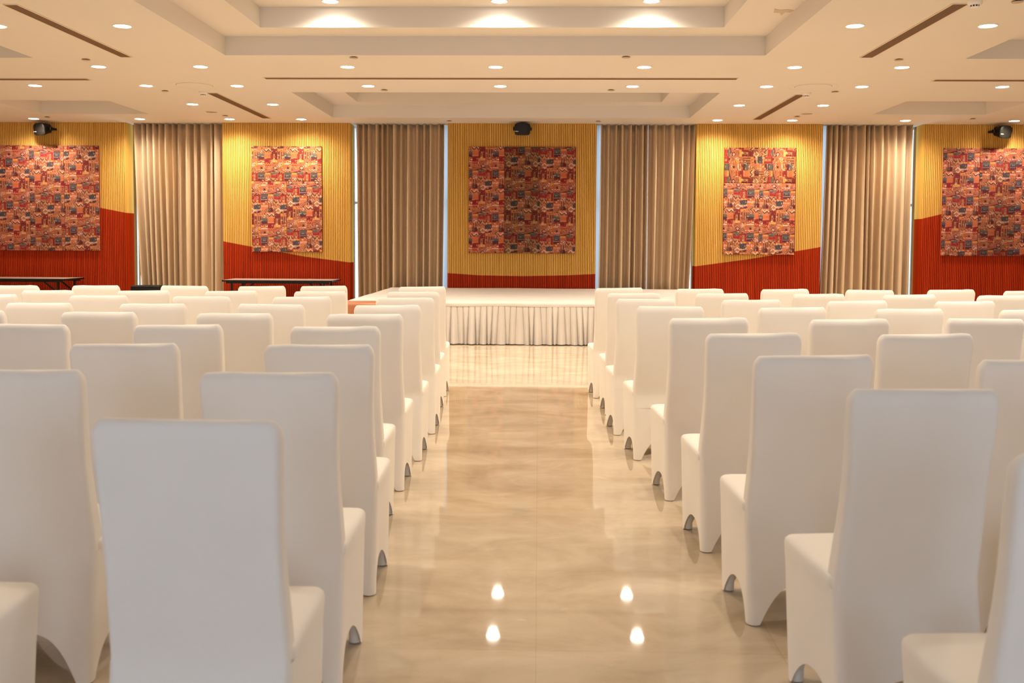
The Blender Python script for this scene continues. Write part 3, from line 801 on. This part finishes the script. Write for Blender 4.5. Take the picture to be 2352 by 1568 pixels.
# ------------------------------------------------------------------ covered banquet chairs
HT = 1.069
def yrear(z):            # rear face of the cover, measured from the top edge
    return float(np.interp(z, [0, 0.05, 0.30, 0.37, 0.45, 0.60, 0.80, 1.075], [0.035, 0.038, 0.072, 0.082, 0.095, 0.070, 0.036, 0.0]))
def rring(hx, y0, y1, r, n=6):
    """rounded rectangle ring, counter-clockwise, starting at rear-left; returns (x, y, side, t)"""
    pts = []
    r = min(r, hx * 0.95, (y1 - y0) / 2 * 0.95)
    corners = [(hx - r, y0 + r, -90), (hx - r, y1 - r, 0), (-hx + r, y1 - r, 90), (-hx + r, y0 + r, 180)]
    for k, (cx_, cy_, a0) in enumerate(corners):
        for i in range(n + 1):
            a = math.radians(a0 + 90 * i / n)
            pts.append((cx_ + r * math.cos(a), cy_ + r * math.sin(a)))
    return pts
def make_back(seed):
    """rounded padded slab with the fabric stretched over it, from below seat level to the top"""
    R = random.Random(seed)
    p1, p2, p3 = R.uniform(0, 6), R.uniform(0, 6), R.uniform(0, 6)
    lump = [(R.choice((-1, 1)) * R.uniform(0.12, 0.21), R.uniform(0.003, 0.009)) for _ in range(2)]
    rows = []
    zs = list(np.linspace(0.36, HT - 0.046, 26))
    r = 0.027
    def ring(z, inset, zz):
        hx = 0.2235 + 0.004 * math.cos((z - 0.36) / 0.7 * 6.283) - 0.003 + 0.001 * math.sin(11 * z + p1) - inset
        y0 = yrear(z) + inset + 0.0006 * math.sin(23 * z + p2)
        th = float(np.interp(z, [0.36, 0.5, 0.75, 1.075], [0.085, 0.085, 0.068, 0.058]))
        y1 = yrear(z) + th - inset
        base = []
        nseg = 14
        rr = 0.020
        # dense ring: rear side subdivided so that the fabric can ripple
        c = [(hx - rr, y0 + rr, -90), (hx - rr, y1 - rr, 0), (-hx + rr, y1 - rr, 90), (-hx + rr, y0 + rr, 180)]
        rr = max(0.004, min(rr, (y1 - y0) / 2 - 0.001, hx))
        c = [(hx - rr, y0 + rr, -90), (hx - rr, y1 - rr, 0), (-hx + rr, y1 - rr, 90), (-hx + rr, y0 + rr, 180)]
        for k, (cx_, cy_, a0) in enumerate(c):
            for i in range(7):
                a = math.radians(a0 + 15 * i); base.append((cx_ + rr * math.cos(a), cy_ + rr * math.sin(a)))
            nx_ = c[(k + 1) % 4]; a = math.radians(a0 + 90)
            q0 = (cx_ + rr * math.cos(a), cy_ + rr * math.sin(a)); q1 = (nx_[0] + rr * math.cos(a), nx_[1] + rr * math.sin(a))
            m_ = nseg if k in (1, 3) else 3
            for i in range(1, m_): base.append((q0[0] + (q1[0] - q0[0]) * i / m_, q0[1] + (q1[1] - q0[1]) * i / m_))
        out = []
        for x, y in base:
            dz = 0.0
            t = max(0.0, (z - 0.98) / 0.1)
            for lx, la in lump: dz += la * math.exp(-((x - lx) / 0.035) ** 2) * t
            dz += 0.0022 * math.sin(14 * x + p3) * t
            bow = -0.004 * (1 - (x / 0.225) ** 2) * (1 if y < (y0 + y1) / 2 else 0)   # slightly padded rear face
            out.append((x, y + bow + 0.001 * math.sin(17 * x + 9 * z + p1), zz + dz))
        return out
    for z in zs: rows.append(ring(z, 0.0, z))
    for k in range(1, 8):
        a = math.pi / 2 * k / 8
        rows.append(ring(HT - 0.046 + 0.040 * math.sin(a), r * (1 - math.cos(a)), HT - 0.046 + 0.046 * math.sin(a)))
    g = MB(); g.grid(rows, True); g.ngon(rows[-1]); g.ngon(rows[0][::-1])
    return g
def make_skirt(seed):
    """stretch cover below the seat: four pockets at the feet, arched hems between them"""
    R = random.Random(seed)
    rows = []
    NS = 26
    def footprint(t):                      # t = 0 floor, 1 seat level
        z = 0.005 + t * 0.435
        hx = 0.226 + 0.002 * t
        return hx, yrear(z), 0.475 + 0.055 * max(0.0, t) ** 0.8
    def side_pts(t):
        hx, y0, y1 = footprint(t)
        r = 0.030
        pts = []
        segs = [((hx, y0 + r), (hx, y1 - r), 'side'), ((hx - r, y1), (-hx + r, y1), 'front'), ((-hx, y1 - r), (-hx, y0 + r), 'side'), ((-hx + r, y0), (hx - r, y0), 'rear')]
        cs = [(hx - r, y1 - r, 0), (-hx + r, y1 - r, 90), (-hx + r, y0 + r, 180), (hx - r, y0 + r, 270)]
        for (a, b_, kind), (cx_, cy_, a0) in zip(segs, cs):
            for i in range(NS):
                u = i / NS; pts.append((a[0] + (b_[0] - a[0]) * u, a[1] + (b_[1] - a[1]) * u, kind, u))
            for i in range(6):
                an = math.radians(a0 + 15 * i); pts.append((cx_ + r * math.cos(an), cy_ + r * math.sin(an), 'corner', 0))
        return pts
    top = side_pts(1.0)
    hem = []
    for x, y, k, u in top:
        h = 0.0
        if k != 'corner':
            A = {'side': 0.115, 'front': 0.15, 'rear': 0.16}[k]
            d = min(1, max(0, (abs(2 * u - 1) - 0.0) / 0.93))
            h = A * (1 - d ** 2.4)
        hem.append(h)
    NV = 22
    for j in range(NV + 1):
        v = j / NV
        row = []
        for i in range(len(top)):
            z = hem[i] + 0.004 + (0.44 - hem[i] - 0.004) * v
            t = (z - 0.005) / 0.435
            x, y, k, u = side_pts(t)[i]
            pull = 0.016 * (1 - v) ** 2 * (hem[i] / 0.16)
            if k == 'side': x -= math.copysign(pull, x)
            if k == 'front': y -= pull
            if k == 'rear': y += pull
            row.append((x, y, z))
        rows.append(row)
    g = MB(); g.grid(rows, True)
    return g
def make_seat():
    rows = []
    prof = [(0.40, 0.0035), (0.44, 0.001), (0.470, 0.0), (0.482, 0.002), (0.490, 0.008), (0.495, 0.022), (0.500, 0.07), (0.503, 0.14)]
    for z, inset in prof:
        hx = 0.231 - inset
        y0, y1 = 0.11, 0.535 - inset
        pts = []
        r = 0.035
        c = [(hx - r, y0 + 0.001, -90, 1), (hx - r, y1 - r, 0, 0), (-hx + r, y1 - r, 90, 0), (-hx + r, y0 + 0.001, 180, 1)]
        for x, y in rring(hx, y0, y1, r, 6):
            s = (0.54 - y) * 0.035
            pts.append((x, y, z - s * (z > 0.45)))
        rows.append(pts)
    g = MB(); g.grid(rows, True); g.ngon(rows[-1])
    return g
protos = []
for s in range(5):
    t = empty('banquet_chair')
    back = make_back(s).build('backrest', M['cover'], t, smooth=True, angle=70)
    seat = make_seat().build('seat', M['cover'], t, smooth=True, angle=70)
    skt = make_skirt(s).build('skirt', M['cover'], t, smooth=True, angle=70)
    for sx in (-1, 1):
        for yb, yt in ((0.065, 0.12), (0.452, 0.462)):
            g = MB(); g.bar((sx * 0.198, yb, 0.0), (sx * 0.198, yt, 0.42), 0.024); g.build('leg', M['darkleg'], t)
            g = MB()
            P = []
            for z, h in ((0.003, 0.021), (0.05, 0.022), (0.105, 0.024)):
                y = yb + (yt - yb) * z / 0.42
                P.append([(sx * 0.198 + h * math.cos(q), y + h * math.sin(q), z) for q in [math.pi / 8 * k for k in range(16)]])
            g.grid(P, True); g.ngon(P[0]); g.build('foot_pocket', M['cover'], t, smooth=True)
    protos.append(t)
used = set()
LEFT = [[-0.83, -1.68], [-0.87, -1.72], [-0.90, -1.71], [-1.01, -1.83, -2.62], [-1.02, -1.80, -2.63, -3.43], [-1.01, -1.82, -2.62, -3.41],
        [-1.02, -1.83, -2.61, -3.43, -4.31], [-1.07, -1.88, -2.64, -3.39, -4.21], [-1.11, -2.07, -2.64, -3.39, -4.22, -4.96]]
LY = [[2.33, 2.33], [3.20, 3.21], [4.09, 4.06], [4.96, 5.01, 4.99], [5.87, 5.86, 5.88, 5.88], [6.70, 6.75, 6.70, 6.70],
      [7.67, 7.68, 7.65, 7.67, 7.68], [8.58, 8.56, 8.50, 8.46, 8.43], [9.57, 9.58, 9.45, 9.45, 9.38, 9.30]]
RIGHT = [[1.20], [1.14, 1.97], [1.05, 1.87], [1.02, 1.85], [0.97, 1.77, 2.61], [0.89, 1.71, 2.48, 3.31], [0.82, 1.63, 2.42, 3.25],
         [0.81, 1.58, 2.43, 3.19, 4.0], [0.76, 1.53, 2.34, 3.14, 3.96, 4.63]]
RY = [[2.06], [2.96, 2.93], [3.84, 3.75], [4.77, 4.80], [5.74, 5.72, 5.88], [6.82, 6.78, 6.73, 6.73], [7.72, 7.70, 7.64, 7.67],
      [8.62, 8.67, 8.72, 8.66, 8.66], [9.58, 9.55, 9.54, 9.53, 9.66, 9.54]]
R = random.Random(11)
seats = ['on the aisle', 'second from the aisle', 'third from the aisle', 'fourth from the aisle', 'fifth from the aisle', 'sixth from the aisle']
rown = ['row nearest the camera', 'second row from the camera', 'third row from the camera', 'fourth row from the camera', 'fifth row from the camera', 'sixth row from the camera', 'seventh row from the camera', 'second row from the stage', 'row nearest the stage']
for side, XS, YS in (('left', LEFT, LY), ('right', RIGHT, RY)):
    for i, row in enumerate(XS):
        for j, x in enumerate(row):
            k = R.randrange(5)
            if k not in used: o = protos[k]; used.add(k)
            else: o = copy_tree(protos[k])
            o.location = (x + (0.020 if side == 'right' else -0.014), YS[i][j], 0)
            o.scale = (1.04 if side == 'right' else 1.02, 1, 1)
            o.rotation_euler = (0, 0, math.radians((7.0 if (i, j) == (1, 0) else 4.3 + R.uniform(-0.8, 0.8)) if side == 'right' else 0.4 + R.uniform(-0.8, 0.8)))
            tag(o, 'white covered chair %s, %s, %s block' % (seats[j], rown[i], side), 'chair', 'white covered chairs in the %s block' % side)
